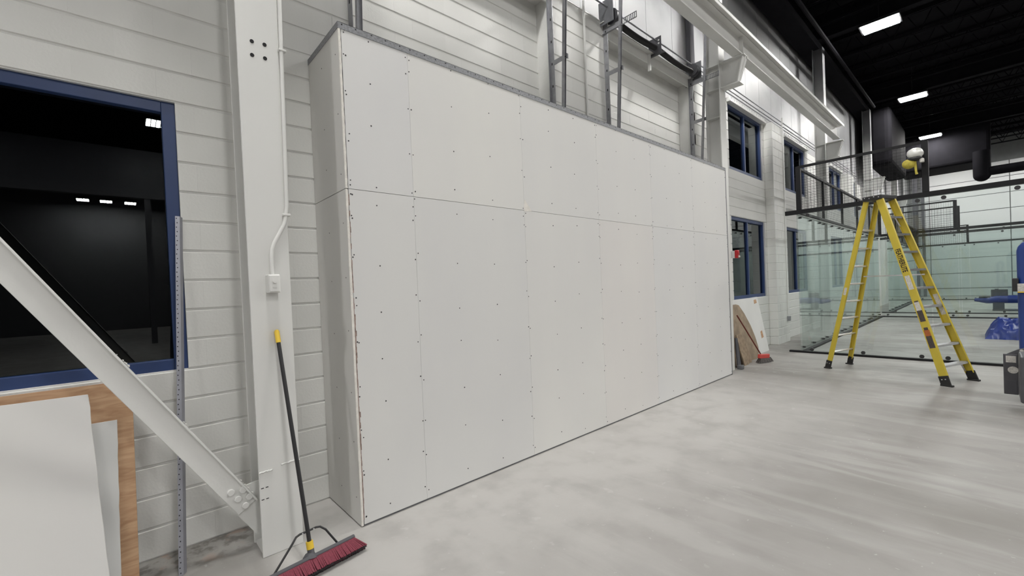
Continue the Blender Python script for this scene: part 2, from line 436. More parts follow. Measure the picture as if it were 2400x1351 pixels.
# steel columns
def column(k, label):
    c = bay[k]
    t = thing('steel_column', (c, 3.23, 0), label, 'column', 'wide-flange columns along the block wall')
    for y in (3.10, 3.338): bev(MB().box(c-.125, c+.125, y, y+.018, .0, EAVE-.1).build('flange', 'column_paint', t), .003, 1)
    MB().box(c-.007, c+.007, 3.118, 3.338, 0, EAVE-.1).build('web', 'column_paint', t)
    for z in (4.60, 5.10, 5.53): MB().box(c-.12, c+.12, 3.119, 3.337, z, z+.014).build('stiffener', 'steel_paint', t)
    MB().box(c-.115, c+.115, 3.12, 3.337, 0, .02).build('base_plate', 'steel_paint', t)
    return t
cl = ['', 'near white steel column carrying the grey conduit and switch box', 'white steel column at the far end of the drywall', 'white steel column rising behind the mesh corner',
      'white steel column behind the ladder top', 'farthest white steel column on the block wall']
cols = [column(k, cl[k]) for k in range(1, 6)]
c1 = cols[0]
for x, z in ((.707, 3.35), (.782, 3.353), (.705, 3.261), (.781, 3.263)):
    MB().tube([(x, 3.097, z), (x, 3.101, z)], .0125, 12).build('bolt_hole', 'hole', c1)
for x0, x1, z in ((.622, .70, .555), (.755, .869, .575)):       # old weld beads
    m1 = MB(); n = 10
    m1.tube([(x0+(x1-x0)*i/n, 3.097, z+random.uniform(-.003, .003)) for i in range(n+1)], [random.uniform(.004, .008) for i in range(n+1)], 6)
    m1.build('weld_bead', 'steel_paint', c1, 60)
for x in (.636, .663):
    for z in (.452, .378): MB().box(x-.008, x+.008, 3.0985, 3.1, z-.0025, z+.0025).build('slot', 'hole', c1)

# conduit and switch box on the near column
t = thing('electrical_conduit', (.80, 3.08, 1.7), 'painted conduit with small switch box on the near steel column', 'conduit')
m1 = MB(); m1.tube([(.884, 3.085, 8.3), (.884, 3.085, 3.7), (.866, 3.085, 2.30), (.853, 3.085, 2.21), (.842, 3.082, 2.17), (.775, 3.078, 2.045), (.758, 3.075, 2.0), (.752, 3.07, 1.95), (.752, 3.065, 1.83)], .0125, 12)
m1.build('pipe', 'steel_paint', t, 50)
for z, x in ((3.34, .880), (2.235, .856)):
    bev(MB().box(x-.02, x+.028, 3.068, 3.1, z-.008, z+.008).build('strap', 'steel_paint', t), .004)
b_ = bev(MB().box(.716, .788, 3.03, 3.1, 1.715, 1.834).build('switch_box', 'steel_paint', t), .006)
bev(MB().box(.722, .782, 3.024, 3.031, 1.722, 1.827).build('cover', 'steel_paint', b_), .003)
MB().tube([(.752, 3.012, 1.79), (.752, 3.026, 1.79)], .013, 14).build('knob', 'steel_paint', b_, 40)
MB().box(.74, .764, 3.020, 3.025, 1.745, 1.752).build('slot', 'mortar', b_)

# diagonal brace with bolted gusset
t = thing('diagonal_brace', (.6, 3.22, .2), 'thick white steel brace slanting across the dark window to the column foot', 'brace')
d = Vector((.535, 0, -.845)).normalized(); nn = Vector((.845, 0, .535)).normalized()
up_l = .7175/1.0001; lo_l = .585
def bp_(s, o, y): return d*s+nn*o+Vector((0, y, 0))
s_end = d.dot(Vector((.60, 0, .33))); s0 = s_end-5.2
m1 = MB().prism([bp_(s0, lo_l, 3.22), bp_(s_end, lo_l, 3.22), bp_(s_end, up_l, 3.22), bp_(s0, up_l, 3.22)], (0, .012, 0)); bev(m1.build('angle_face', 'steel_paint', t), .003)
m1 = MB().prism([bp_(s0, up_l-.011, 3.232), bp_(s_end, up_l-.011, 3.232), bp_(s_end, up_l, 3.232), bp_(s0, up_l, 3.232)], (0, -.036, 0)); bev(m1.build('angle_lip', 'steel_paint', t), .003)
m1 = MB().prism([bp_(s_end-.18, lo_l-.006, 3.233), bp_(s_end+.19, lo_l-.006, 3.233), (.737, 3.233, .12), (.737, 3.233, .46), (.62, 3.233, .46)], (0, .014, 0)); m1.build('gusset_plate', 'steel_paint', t)
for x, z in ((.478, .442), (.546, .437), (.516, .387), (.580, .382), (.556, .332)):
    m1 = MB().tube([(x, 3.222, z), (x, 3.205, z), (x, 3.2025, z)], [.0215, .0215, .018], 14); m1.build('bolt', 'steel_paint', t, 30)
for s_, n_ in ((s_end-.10, 5), (s_end-.16, 4), (s_end-.66, 4), (s_end-1.16, 4), (s_end-1.2, 3)):       # plaster crumbs on the lip
    for i in range(n_):
        c_ = bp_(s_+random.uniform(-.05, .05), up_l+.003, 3.215+random.uniform(-.012, .012)); q = random.uniform(.002, .006)
        MB().tube([c_-d*q*1.5, c_+nn*q*.6, c_+d*q*1.5], [q*.4, q, q*.4], 6).build('plaster_crumb', 'plaster_scrap', t)

# crane runway beam and its brackets
t = thing('crane_runway_beam', (4, 2.81, 5.56), 'long white steel crane beam running above the windows', 'beam')
BX0, BX1 = -8, 15.75
bev(MB().box(BX0, BX1, 2.735, 2.885, 5.565, 5.583).build('bottom_flange', 'steel_paint', t), .003, 1)
MB().box(BX0, BX1, 2.804, 2.816, 5.583, 5.905).build('web', 'steel_paint', t)
bev(MB().box(BX0, BX1, 2.72, 2.90, 5.905, 5.923).build('top_flange', 'steel_paint', t), .003, 1)
MB().box(BX0, BX1, 2.63, 2.99, 5.925, 5.937).build('cap_channel', 'steel_paint', t)
for y in (2.63, 2.98): bev(MB().box(BX0, BX1, y, y+.012, 5.87, 5.937).build('channel_lip', 'steel_paint', t), .002, 1)
for x in (8.365, 1.0): MB().box(x-.006, x+.006, 2.74, 2.804, 5.583, 5.905).build('stiffener', 'steel_paint', t)
bl = ['beam bracket on the near column', 'white welded beam bracket above the end of the drywall', 'white beam bracket at the free end of the crane beam', 'white empty beam bracket seen through the mesh above the ladder', 'farthest white beam bracket on the wall columns']
for k in range(2, 6):
    c = bay[k]; t = thing('beam_bracket', (c, 3.1, 5.1), bl[k-1], 'bracket', 'crane beam brackets')
    MB().prism([(c-.006, 3.1, 5.548), (c-.006, 2.70, 5.548), (c-.006, 2.71, 5.49), (c-.006, 2.83, 5.12), (c-.006, 3.1, 5.12)], (.012, 0, 0)).build('web_plate', 'steel_paint', t)
    bev(MB().box(c-.10, c+.10, 2.70, 3.1, 5.548, 5.563).build('seat_plate', 'steel_paint', t), .002, 1)
    bev(MB().box(c-.10, c+.10, 2.78, 3.1, 5.10, 5.118).build('bottom_plate', 'steel_paint', t), .002, 1)
    MB().prism([(c-.10, 2.72, 5.52), (c+.10, 2.72, 5.52), (c+.06, 2.825, 5.13), (c-.06, 2.825, 5.13)], (0, .012, 0)).build('front_stiffener', 'steel_paint', t)

# ------------------------------------------------------------------ drywall partition
DX0, DX1, DY, DZ = 1.235, 8.06, 2.985, 3.615
t = thing('drywall_partition', ((DX0+DX1)/2, 3.3, 0), 'tall unfinished grey drywall partition boxed out from the block wall', 'partition')
part = t
xs = [DX0+.022, 1.788, 3.032, 4.268, 5.492, 6.74, DX1-.025]
tones = {(0, 0): (0.757, 0.755, 0.745), (1, 0): (0.757, 0.755, 0.745), (2, 0): (0.780, 0.774, 0.756), (3, 0): (0.788, 0.770, 0.752), (4, 0): (0.776, 0.774, 0.767), (5, 0): (0.776, 0.774, 0.767),
         (0, 1): (0.761, 0.759, 0.756), (1, 1): (0.792, 0.786, 0.764), (2, 1): (0.780, 0.776, 0.760), (3, 1): (0.788, 0.782, 0.767), (4, 1): (0.780, 0.778, 0.767), (5, 1): (0.784, 0.780, 0.767)}
for r_, (z0, z1) in enumerate(((.016, 2.438), (2.442, DZ))):
    for i in range(6):
        g = .0006
        o = bev(MB().box(xs[i]+g, xs[i+1]-g, DY, DY+.0127, z0, z1).build('drywall_sheet', 'drywall', t), .0008, 1)
        o.color = (*tones[(i, r_)], 1)
for z0, z1 in ((.012, 2.436), (2.442, DZ)):          # end sheets, cut edge flush with the front
    o = MB().box(DX0, DX0+.016, DY, W-.005, z0, z1).build('end_sheet', 'drywall', t); o.color = (.70, .69, .67, 1)
    m1 = MB(); n = 40
    pts = [(DX0-.0005+random.uniform(0, .0012), DY-.003, z0+(z1-z0)*i/n) for i in range(n+1)] + [(DX0+.0165+random.uniform(-.001, .0015), DY-.003, z1-(z1-z0)*i/n) for i in range(n+1)]
    m1.prism(pts, (0, .006, 0)).build('gypsum_core', 'gypsum_edge', t)
m1 = MB(); n = 60
for i in range(n):                                    # ragged paper along the front corner
    z = .05+2.35*i/n
    if z > 1.5 and random.random() < .25: continue
    wd = random.uniform(.002, .006)+(.007 if .55 < z < .85 or 1.2 < z < 1.5 else 0)*random.random()
    m1.box(DX0+.0175, DX0+.021+wd, DY-.0012, DY+.004, z, z+2.4/n)
o = m1.build('torn_paper', 'paper_tear', t); o['kind'] = 'stuff'
MB().box(DX0+.016, DX0+.024, DY+.004, DY+.03, .01, DZ).build('corner_gap', 'hole', t)
MB().box(DX0+.02, DX1-.02, DY+.013, DY+.02, .0, .016).build('bottom_track', 'galv_dark', t)
m1 = MB().box(DX0, DX1, DY-.004, DY+.10, DZ+.001, DZ+.004).box(DX0, DX1, DY-.004, DY-.002, DZ-.042, DZ+.004).box(DX0, DX1, DY+.1, DY+.102, DZ-.03, DZ+.004)
m1.build('top_track', 'galv_track', t)
m1 = MB().box(DX0-.003, DX0-.001, DY-.004, W, DZ-.042, DZ+.004).box(DX0-.003, DX0+.07, DY-.004, W, DZ+.002, DZ+.004); m1.build('end_track', 'galv_track', t)
m1 = MB()
for i in range(62):
    x = DX0+.04+i*.11+random.uniform(-.02, .02); m1.box(x-.005, x+.005, DY-.0052, DY-.0035, DZ-.014, DZ-.006)
o = m1.build('track_holes', 'hole', t); o['kind'] = 'stuff'
m1 = MB().box(DX1-.025, DX1, DY-.002, DY+.03, 0, DZ); m1.box(DX1-.003, DX1, DY-.002, W-.30, 0, DZ); m1.build('end_stud', 'galv_dark', t)
MB().box(DX1-.02, DX1-.005, DY+.03, W-.002, 0, DZ).build('end_panel', 'drywall', t).color = (.66,.66,.65,1)
# screw heads
m1 = MB()
def scr(x, z): m1.tube([(x, DY-.0015, z), (x, DY+.002, z)], random.uniform(.0045, .0062), 8)
for i in range(7):
    for side in (-.014, .014):
        x = xs[i]+side
        if x < xs[0] or x > xs[-1]: x = xs[i]-side*1.5
        for z in [.08, .38, .68, .98, 1.30, 1.62, 1.95, 2.27, 2.39, 2.49, 2.80, 3.12, 3.42, 3.55]:
            scr(x+random.uniform(-.006, .006), z+random.uniform(-.04, .04))
for i in range(6):
    n = 2 if xs[i+1]-xs[i] > 1 else 1
    for j in range(n):
        x = xs[i]+(xs[i+1]-xs[i])*(j+1)/(n+1)-(.06 if n == 1 else 0)
        for z in (.1, .47, .85, 1.2, 1.55, 1.92, 2.35, 2.52, 2.9, 3.28, 3.53):
            scr(x+random.uniform(-.012, .012), z+random.uniform(-.05, .05))
for zz in range(9):
    for y in (3.05, 3.33):
        z = .2+zz*.4+random.uniform(-.05, .05); m1.tube([(DX0-.0012, y, z), (DX0+.002, y, z)], .0045, 8)
o = m1.build('screw_heads', 'screw', t, 40); o['kind'] = 'stuff'
m1 = MB().prism([(3.026, DY-.002, 2.47), (3.04, DY-.002, 2.55), (3.135, DY-.002, 2.44), (3.03, DY-.002, 2.43)], (0, .004, 0)); m1.build('paper_tear', 'gypsum_edge', t)

# ------------------------------------------------------------------ old overhead-door tracks and spring shaft
def door_track(x, side, z_top, arm, zb, label):
    t = thing('door_track', (x, 3.5, 3.4), label, 'door track', 'overhead door tracks above the drywall')
    m1 = MB().box(x-.004, x+.004, 3.545, W-.004, 2.6, 5.62).box(x-.03*(side > 0)-.0, x+.03*(side < 0)+.004, W-.012, W-.004, 2.6, 5.62)
    m1.build('wall_angle', 'galv', t)
    m1 = MB()
    for z in [2.8+.28*i for i in range(10)]: m1.box(x-.006, x+.006, 3.57, 3.585, z, z+.03)
    m1.build('angle_slots', 'hole', t)['kind'] = 'stuff'
    p, q = Vector((x, 3.475, 3.2)), Vector((x, 3.475-.06*(z_top-3.2), z_top))
    m1 = MB(); m1.bar(p, q, (.05, 0, 0), (0, .004, 0)); m1.bar(p+Vector((-.025, -.02, 0)), q+Vector((-.025, -.02, 0)), (.004, 0, 0), (0, .04, 0)); m1.bar(p+Vector((.025, -.012, 0)), q+Vector((.025, -.012, 0)), (.004, 0, 0), (0, .025, 0))
    m1.build('track', 'galv', t)
    for z in zb:
        y = 3.475-.06*(z-3.2)
        m1 = MB().box(x-.005, x+.001, y-.06, W-.04, z-.03, z+.03); m1.box(x-.01, x+.02, y-.06, y-.055, z-.03, z+.03); br = m1.build('bracket', 'galv', t)
        for dy in (.0, .035): MB().box(x-.0055, x-.0045, y-.04+dy, y-.025+dy, z-.006, z+.006).build('slot', 'hole', br)
    if arm:
        m1 = MB().box(x-.003, x+.003, 3.30, W+.05, 5.30, 5.385).box(x-.03, x+.003, 3.30, W+.05, 5.30, 5.304)
        for z in (5.302, 5.378): m1.box(x-.003, x+.003, 3.08, 3.31, z, z+.010)
        for i in range(9): m1.box(x-.003, x+.003, 3.08+i*.027, 3.09+i*.027, 5.30, 5.385)
        m1.build('perforated_arm', 'galv', t)
    return t
door_track(1.60, -1, 6.6, False, (4.35,), 'galvanised door track above the near end of the drywall')
door_track(4.25, 1, 6.6, False, (4.50, 5.35), 'galvanised door track pair left of the spring shaft')
door_track(5.46, -1, 6.9, True, (4.72,), 'galvanised door track with perforated arm at the near end of the spring shaft')
door_track(8.18, 1, 6.9, True, (4.62,), 'galvanised door track by the drum at the far end of the spring shaft')
for (a, b, c, d_), lab in zip(DOORS, ('near', 'far')):
    m1 = MB().box(a-.08, b+.08, W+.0, W+.206, d_*CH-.02, WTOP+.02); m1.box(a-.08, b+.08, W-.07, W+.02, d_*CH+.055, d_*CH+.067)
    o = m1.build('trim_%d' % (1 if lab == 'near' else 2), 'steel_paint'); struct(o, 'white steel lintel over the %s blocked-up door opening' % lab)
t = thing('spring_shaft', (6.8, 3.5, 5.5), 'torsion spring shaft with two black springs under the white siding', 'spring shaft')
MB().tube([(1.5, 3.5, 5.63), (8.3, 3.5, 5.63)], .0135, 10).build('shaft', 'galv', t, 50)
def spring(x0, x1, z):
    m1 = MB(); n = 150; pts = []
    sag = lambda u: z-.03*math.sin(math.pi*u)
    m1.tube([(x0+(x1-x0)*i/12, 3.5, sag(i/12)) for i in range(13)], .036, 12)
    for i in range(n*6+1):
        u = i/(n*6); a = 2*math.pi*i/6
        pts.append((x0+(x1-x0)*u, 3.5+.040*math.cos(a), sag(u)+.040*math.sin(a)))
    m1.tube(pts, .006, 4); return m1.build('spring', 'black_plastic', t, 60)
spring(5.60, 6.74, 5.50); spring(6.84, 8.03, 5.50)
m1 = MB().box(6.785, 6.795, 3.42, W+.02, 5.40, 5.68).box(6.76, 6.80, 3.36, 3.62, 5.39, 5.40); m1.build('centre_bracket', 'dark_grey', t)
for i, (y, z) in enumerate(((3.46, 5.62), (3.46, 5.57))): MB().tube([(6.78, y, z), (6.784, y, z)], .014, 10).build('bracket_hole', 'steel_paint', t)
MB().box(6.70, 6.72, W-.05, W-.0, 5.15, 5.42).build('hanger_plate', 'steel_paint', t)
for x in (5.535, 8.095):
    m1 = MB().tube([(x-.05, 3.5, 5.53), (x-.045, 3.5, 5.53), (x-.04, 3.5, 5.53), (x+.04, 3.5, 5.53), (x+.045, 3.5, 5.53), (x+.05, 3.5, 5.53)], [.085, .11, .095, .095, .11, .085], 24); m1.build('cable_drum', 'dark_grey', t, 40)
bev(MB().box(5.395, 5.403, 3.40, W+.02, 5.40, 5.74).build('bearing_plate', 'galv_dark', t))
bev(MB().box(8.225, 8.233, 3.40, W+.02, 5.40, 5.72).build('bearing_plate', 'galv_dark', t))
bev(MB().box(8.42, 8.60, W+.05, W+.13, WTOP, 7.6).build('dark_post', 'dark_grey')); o = bpy.data.objects['dark_post']; o.name = 'jamb_post'
tag(o, 'dark grey steel post on the siding behind the cable drum', 'post')
# white conduit on the pier between the doors
tag(MB().tube([(4.98, W-.02, 5.6), (4.98, W-.02, 4.6), (4.985, W-.02, 3.3)], .016, 10).build('wall_conduit', 'steel_paint', None, 50), 'white pipe on the wall between the two pairs of door tracks', 'conduit')

# conduits over the upper windows, flashings, vertical conduits
for i, (z, lab) in enumerate(((5.80, 'topmost of the three pipes above the upper windows'), (5.70, 'middle of the three pipes above the upper windows'), (5.625, 'lowest of the three pipes above the upper windows'))):
    o = MB().tube([(8.55, 3.56, z), (23.5, 3.56, z)], .013, 8).build('wall_conduit', 'galv', None, 50); tag(o, lab, 'conduit', 'pipes above the upper windows')
for a, b, lab in ((9.95, 12.2, 'corrugated flashing over the upper window nearest the drywall'), (13.75, 16.0, 'corrugated flashing over the upper window by the mesh corner'), (18.85, 20.8, 'corrugated flashing over a far upper window')):
    t = thing('window_flashing', (a, 3.6, WTOP), lab, 'flashing', 'flashings over the upper windows')
    MB().box(a, b, 3.54, W+.1, WTOP-.01, WTOP+.03).build('strip', 'steel_paint', t)
    n = int((b-a)/.15)
    for i in range(n):
        x = a+i*.15
        MB().prism([(x, 3.55, WTOP+.03), (x+.09, 3.55, WTOP+.03), (x+.03, 3.55, WTOP+.085)], (0, .12, 0)).build('rib', 'steel_paint', t)
t = thing('wall_conduit', (12.98, 3.42, .6), 'thin vertical pipe with an outlet box on the block pilaster', 'conduit')
MB().tube([(12.98, 3.415, .66), (12.98, 3.415, 5.75)], .012, 8).build('pipe', 'steel_paint', t, 50)
bev(MB().box(12.93, 13.03, 3.37, 3.43, .54, .66).build('outlet_box', 'galv', t))
t = thing('wall_conduit', (8.505, 3.13, 2.2), 'thin pipe running down the column edge to the red alarm', 'conduit')
MB().tube([(8.505, 3.115, 2.19), (8.50, 3.115, 2.5), (8.505, 3.115, 5.0)], .010, 8).build('pipe', 'steel_paint', t, 50)
t = thing('fire_alarm', (8.56, 3.06, 2.05), 'small red and white fire alarm strobe on the column edge', 'alarm')
bev(MB().box(8.495, 8.575, 3.04, 3.115, 2.06, 2.19).build('back_box', 'steel_paint', t))
bev(MB().box(8.49, 8.58, 2.985, 3.04, 2.055, 2.20).build('body', 'red_plastic', t), .01)
bev(MB().box(8.51, 8.56, 2.967, 2.986, 2.065, 2.10).build('strobe_lens', 'label_white', t), .005)
MB().tube([(8.52, 2.984, 2.15), (8.52, 2.976, 2.15)], .03, 14).build('horn', 'red_plastic', t, 40)

# ------------------------------------------------------------------ ceiling lights
def light(x, y, label):
    t = thing('ceiling_light', (x, y, 8.44), label, 'ceiling light', 'high-bay ceiling lights')
    bev(MB().box(x-.31, x+.31, y-.42, y+.42, 8.455, 8.53).build('housing', 'black_steel', t))
    for i in range(4):
        xx = x-.225+i*.15
        MB().box(xx-.058, xx+.058, y-.38+.012*(i % 2), y+.38-.012*(i % 2), 8.44, 8.456).build('light_strip', 'lamp_strip', t)
    for sx in (-.25, .25): MB().tube([(x+sx, y, 8.53), (x+sx, y, 9.6)], .006, 6).build('hanger', 'black_steel', t)
vis = {3: 'nearest ceiling light, top of the picture', 4: 'middle ceiling light of the three in view', 5: 'farthest ceiling light, just above the mesh corner'}
for k in range(6):
    light(bay[k], 1.84, vis.get(k, 'ceiling light over the drywall side of the hall'))
for y in (-5.6, -13.0):
    for k in range(0, 6): light(bay[k]+(.5 if y == -13 else 0), y, 'ceiling light over the open side of the hall')
for y in (1.84, -3.0, -8.0): light(36.5, y, 'added unseen ceiling light brightening the far end wall')  # lamps added out of view to brighten the far end wall
for x in (-1.6, -.5, .7): light(x, -30.0, 'ceiling light over the open side of the hall')

# black ducts under the far ceiling
t = thing('ceiling_duct', (32, 1.8, 6.9), 'large black duct hanging under the far ceiling', 'duct')
bev(MB().box(32, 34.5, -.15, 3.15, 6.93, 9.4).build('trunk', 'black_paint', t), .15, 3)
n = 8; m1 = MB(); pts = [(32, .16, 7.4), (32, .16, 6.24)]+[(32, .16, 6.24-.32*math.sin(math.pi/2*i/n)) for i in range(1, n+1)]
m1.tube(pts, [.30, .30]+[max(.30*math.cos(math.pi/2*i/n), .004) for i in range(1, n+1)], 24); m1.build('drop', 'black_paint', t, 50)
MB().tube([(32, .0, 6.37), (32, -9, 6.37)], .215, 24).build('branch', 'black_paint', t, 50)
for y in (-3.0, -6.0): MB().tube([(32, y, 6.5), (32, y, 9.5)], .01, 6).build('hanger', 'black_paint', t)
t = thing('ceiling_duct', (25, 2.8, 6.5), 'black duct run against the wall beyond the column behind the ladder', 'duct')
bev(MB().box(24.2, 29.0, 2.55, 3.3, 6.15, 8.6).build('trunk', 'black_paint', t), .2, 3)
for i, (y, lab) in enumerate(((3.1, 'dark vertical pipe at the far corner, left one'), (2.75, 'dark vertical pipe at the far corner, right one'))):
    tag(MB().box(39.3, 39.6, y-.12+.05*i, y+.12-.05*i, 0, 8.4).build('corner_post', 'dark_grey'), lab, 'post', 'dark posts in the far corner')

# ------------------------------------------------------------------ glass courts
def wire(mb, p, q, r=.0022):
    p, q = Vector(p), Vector(q); d_ = (q-p).normalized(); a = d_.orthogonal().normalized(); b = d_.cross(a); mb.obox((p+q)/2, (q-p)/2, a*r, b*r)
def court(x0, x1, label, wr, cell, far_end=True):
    t = thing('glass_court', (x0, 2.7, 0), label, 'glass court', 'glass-walled courts')
    ZB = 3.03; yE = -3.3
    # end wall facing the camera and the far end wall
    for x, near in ((x0, True), (x1, False)):
        s = -1 if near else 1
        MB().box(x-.05, x+.05, yE, 2.95, 0, .04).build('base_rail', 'black_steel', t)
        MB().box(x-.04, x+.04, yE, 2.95, ZB, ZB+.09).build('top_beam', 'black_steel', t)
        for y in (2.69, .74): bev(MB().box(x-.045, x+.045, y-.045, y+.045, ZB+.09, 4.06).build('post', 'black_steel', t), .004, 1)
        MB().box(x-.02, x+.02, .74, 2.69, 4.02, 4.07).build('top_rail', 'black_steel', t)
        for ya, yb in ((.70, 2.70), (-1.30, .685), (-3.3, -1.315)):
            pn = MB().box(x+.055*s, x+.055*s+.010, ya, yb, .045, ZB-.0).build('glass_pane', 'court_glass', t)
            for z in (.085, ZB-.055):
                for y in (yb-.17, (ya+yb)/2-.015, ya+.15):
                    m1 = MB().tube([(x+.07*s, y, z), (x+.045*s, y, z)], .035, 12); m1.box(x-.03, x+.06*s if s > 0 else x-.03+.001, y-.02, y+.02, z-.03, z+.03); m1.build('clamp', 'black_plastic', pn, 40)
        m1 = MB(); n = int(1.86/cell)
        for i in range(1, n): wire(m1, (x, .785+1.86*i/n, ZB+.09), (x, .785+1.86*i/n, 4.02), wr)
        n = int(.93/cell)
        for i in range(1, n): wire(m1, (x, .785, ZB+.09+.93*i/n), (x, 2.645, ZB+.09+.93*i/n), wr)
        m1.build('wire_mesh', 'black_steel', t)['kind'] = 'stuff'
    # long side along the block wall
    MB().box(x0, x1, 2.65, 2.73, 0, .04).build('base_rail', 'black_steel', t)
    MB().box(x0, x1, 2.66, 2.72, ZB, ZB+.05).build('top_beam', 'black_steel', t)
    MB().box(x0, x1, 2.665, 2.715, 4.0, 4.05).build('top_rail', 'black_steel', t)
    n = 5; st = (x1-x0)/n
    for i in range(n):
        if i: bev(MB().box(x0+i*st-.026, x0+i*st+.026, 2.664, 2.716, ZB, 4.05).build('post', 'black_steel', t), .003, 1)
        pn = MB().box(x0+i*st+.01, x0+(i+1)*st-.01, 2.74, 2.75, .045, ZB).build('glass_pane', 'court_glass', t)
        for z in (.10, ZB-.06):
            for xx in (.2, st/2, st-.2): MB().tube([(x0+i*st+xx, 2.70, z), (x0+i*st+xx, 2.755, z)], .020, 10).build('clamp', 'black_plastic', pn, 40)
    m1 = MB(); n = int((x1-x0)/cell)
    for i in range(1, n): wire(m1, (x0+(x1-x0)*i/n, 2.69, ZB+.05), (x0+(x1-x0)*i/n, 2.69, 4.0), wr)
    n = int(.95/cell)
    for i in range(1, n): wire(m1, (x0, 2.69, ZB+.05+.95*i/n), (x1, 2.69, ZB+.05+.95*i/n), wr)
    m1.build('wire_mesh', 'black_steel', t)['kind'] = 'stuff'
    return t
court(11.25, 21.75, 'near glass court with black frame right behind the yellow ladder', .0013, .056)
court(23.9, 34.6, 'far glass court seen through the near court', .0022, .08)

# ------------------------------------------------------------------ yellow step ladder
t = thing('step_ladder', (9.56, 1.1, 0), 'tall yellow fibreglass step ladder standing open before the glass court', 'ladder')
lad = t
Cc = Vector((9.50, 1.185, 0)); sd = Vector((.361, .9325, 0)); wd = Vector((.9325, -.361, 0))
ZT = 2.86
foot = {'fl': Vector((8.90, .43, 0)), 'fr': Vector((9.60, .18, 0)), 'rl': Vector((9.52, 1.93, 0)), 'rr': Vector((10.18, 1.73, 0))}
top = {'fl': Cc-sd*.11-wd*.17, 'fr': Cc-sd*.11+wd*.17, 'rl': Cc+sd*.09-wd*.15, 'rr': Cc+sd*.09+wd*.15}
def rail_frame(k):
    a, b = foot[k], top[k]+Vector((0, 0, ZT)); ax = (b-a).normalized()
    side = (wd-ax*wd.dot(ax)).normalized(); dep = ax.cross(side).normalized(); return a, b, ax, side, dep
for k in ('fl', 'fr', 'rl', 'rr'):
    a, b, ax, side, dep = rail_frame(k); a2 = a+ax*.12; inn = side*(1 if k[1] == 'l' else -1)
    dw = .095 if k[0] == 'f' else .07; fl = .034 if k[0] == 'f' else .028
    m1 = MB(); m1.bar(a2, b, dep*dw, side*.006)
    for e in (-1, 1): m1.bar(a2+dep*e*(dw/2-.003)+inn*fl/2, b+dep*e*(dw/2-.003)+inn*fl/2, inn*fl, dep*.006)
    r_ = bev(m1.build('front_rail' if k[0] == 'f' else 'rear_rail', 'yellow_frp', t), .002, 1)
    m1 = MB(); m1.bar(a+ax*.004, a+ax*.15, dep*(dw+.016), side*.03); m1.obox(a+Vector((0, 0, .012))+inn*.01, sd*(dw/2+.02), wd*.028, Vector((0, 0, .012)))
    fo = bev(m1.build('foot', 'rubber', r_), .006)
    for e in (-.02, .02): MB().tube([a+ax*.10+dep*e-inn*.014, a+ax*.10+dep*e-inn*.019], .008, 8).build('rivet', 'aluminium', fo)
for i in range(9):       # steps between the front rails, bars between the rear rails
    f_ = (i+1)/10.0; z = .285*(i+1)
    a, b, *_ = rail_frame('fl'); c, d_, *_ = rail_frame('fr')
    p = a+(b-a)*(z/ZT); q = c+(d_-c)*(z/ZT)
    u = (q-p).normalized(); dp = Vector((0, 0, 1)).cross(u).normalized()
    m1 = MB(); m1.bar(p+u*.005, q-u*.005, dp*.085, (0, 0, .006))
    for e in (-1, 1): m1.bar(p+u*.005+dp*e*.041-Vector((0, 0, .013)), q-u*.005+dp*e*.041-Vector((0, 0, .013)), dp*.004, (0, 0, .028))
    for j in range(5): m1.bar(p+u*.01+dp*(-.03+.015*j)+Vector((0, 0, .004)), q-u*.01+dp*(-.03+.015*j)+Vector((0, 0, .004)), dp*.004, (0, 0, .004))
    m1.build('step', 'aluminium', t)
    if i in (0, 8):
        for (e, k) in ((p, 1), (q, -1)):
            m1 = MB(); m1.bar(e+u*k*.13-Vector((0, 0, .02)), e-Vector((0, 0, .16))-(b-a).normalized()*0, dp*.02, u*.004); m1.build('knee_brace', 'aluminium', t)
for i in range(8):
    z = .30*(i+1)
    a, b, *_ = rail_frame('rl'); c, d_, *_ = rail_frame('rr'); p = a+(b-a)*(z/ZT); q = c+(d_-c)*(z/ZT)
    u = (q-p).normalized(); m1 = MB(); m1.bar(p, q, u.orthogonal().normalized()*.03, u.cross(u.orthogonal()).normalized()*.022); bev(m1.build('rear_bar', 'aluminium', t), .004)
# moulded top
capc = Cc+Vector((0, 0, ZT+.025))
m1 = MB(); m1.obox(capc+Vector((0, 0, .012))-sd*.02, sd*.135, wd*.205, Vector((0, 0, .035))); cap = bev(m1.build('top_cap', 'black_plastic', t), .014, 3)
m1 = MB(); m1.obox(capc+Vector((0, 0, .048))-sd*.02, sd*.10, wd*.14, Vector((0, 0, .005))); bev(m1.build('cap_label', 'yellow_dull', cap), .003)
for j in range(4):
    c_ = capc-wd*.207+sd*(-.12+.065*j)+Vector((0, 0, .012+.014*(j % 2))); MB().tube([c_, c_-wd*.004], .008, 8).build('rivet', 'aluminium', cap)
for e in (-1, 1):        # spreaders
    z = 1.62; k1, k2 = ('fl', 'rl') if e < 0 else ('fr', 'rr')
    a, b, *_ = rail_frame(k1); c, d_, *_ = rail_frame(k2); p = a+(b-a)*(z/ZT); q = c+(d_-c)*(z/ZT)
    if e > 0: m1 = MB(); m1.bar(p-wd*e*.03, q-wd*e*.03, (0, 0, .02), wd*.004); m1.build('spreader', 'aluminium', t)
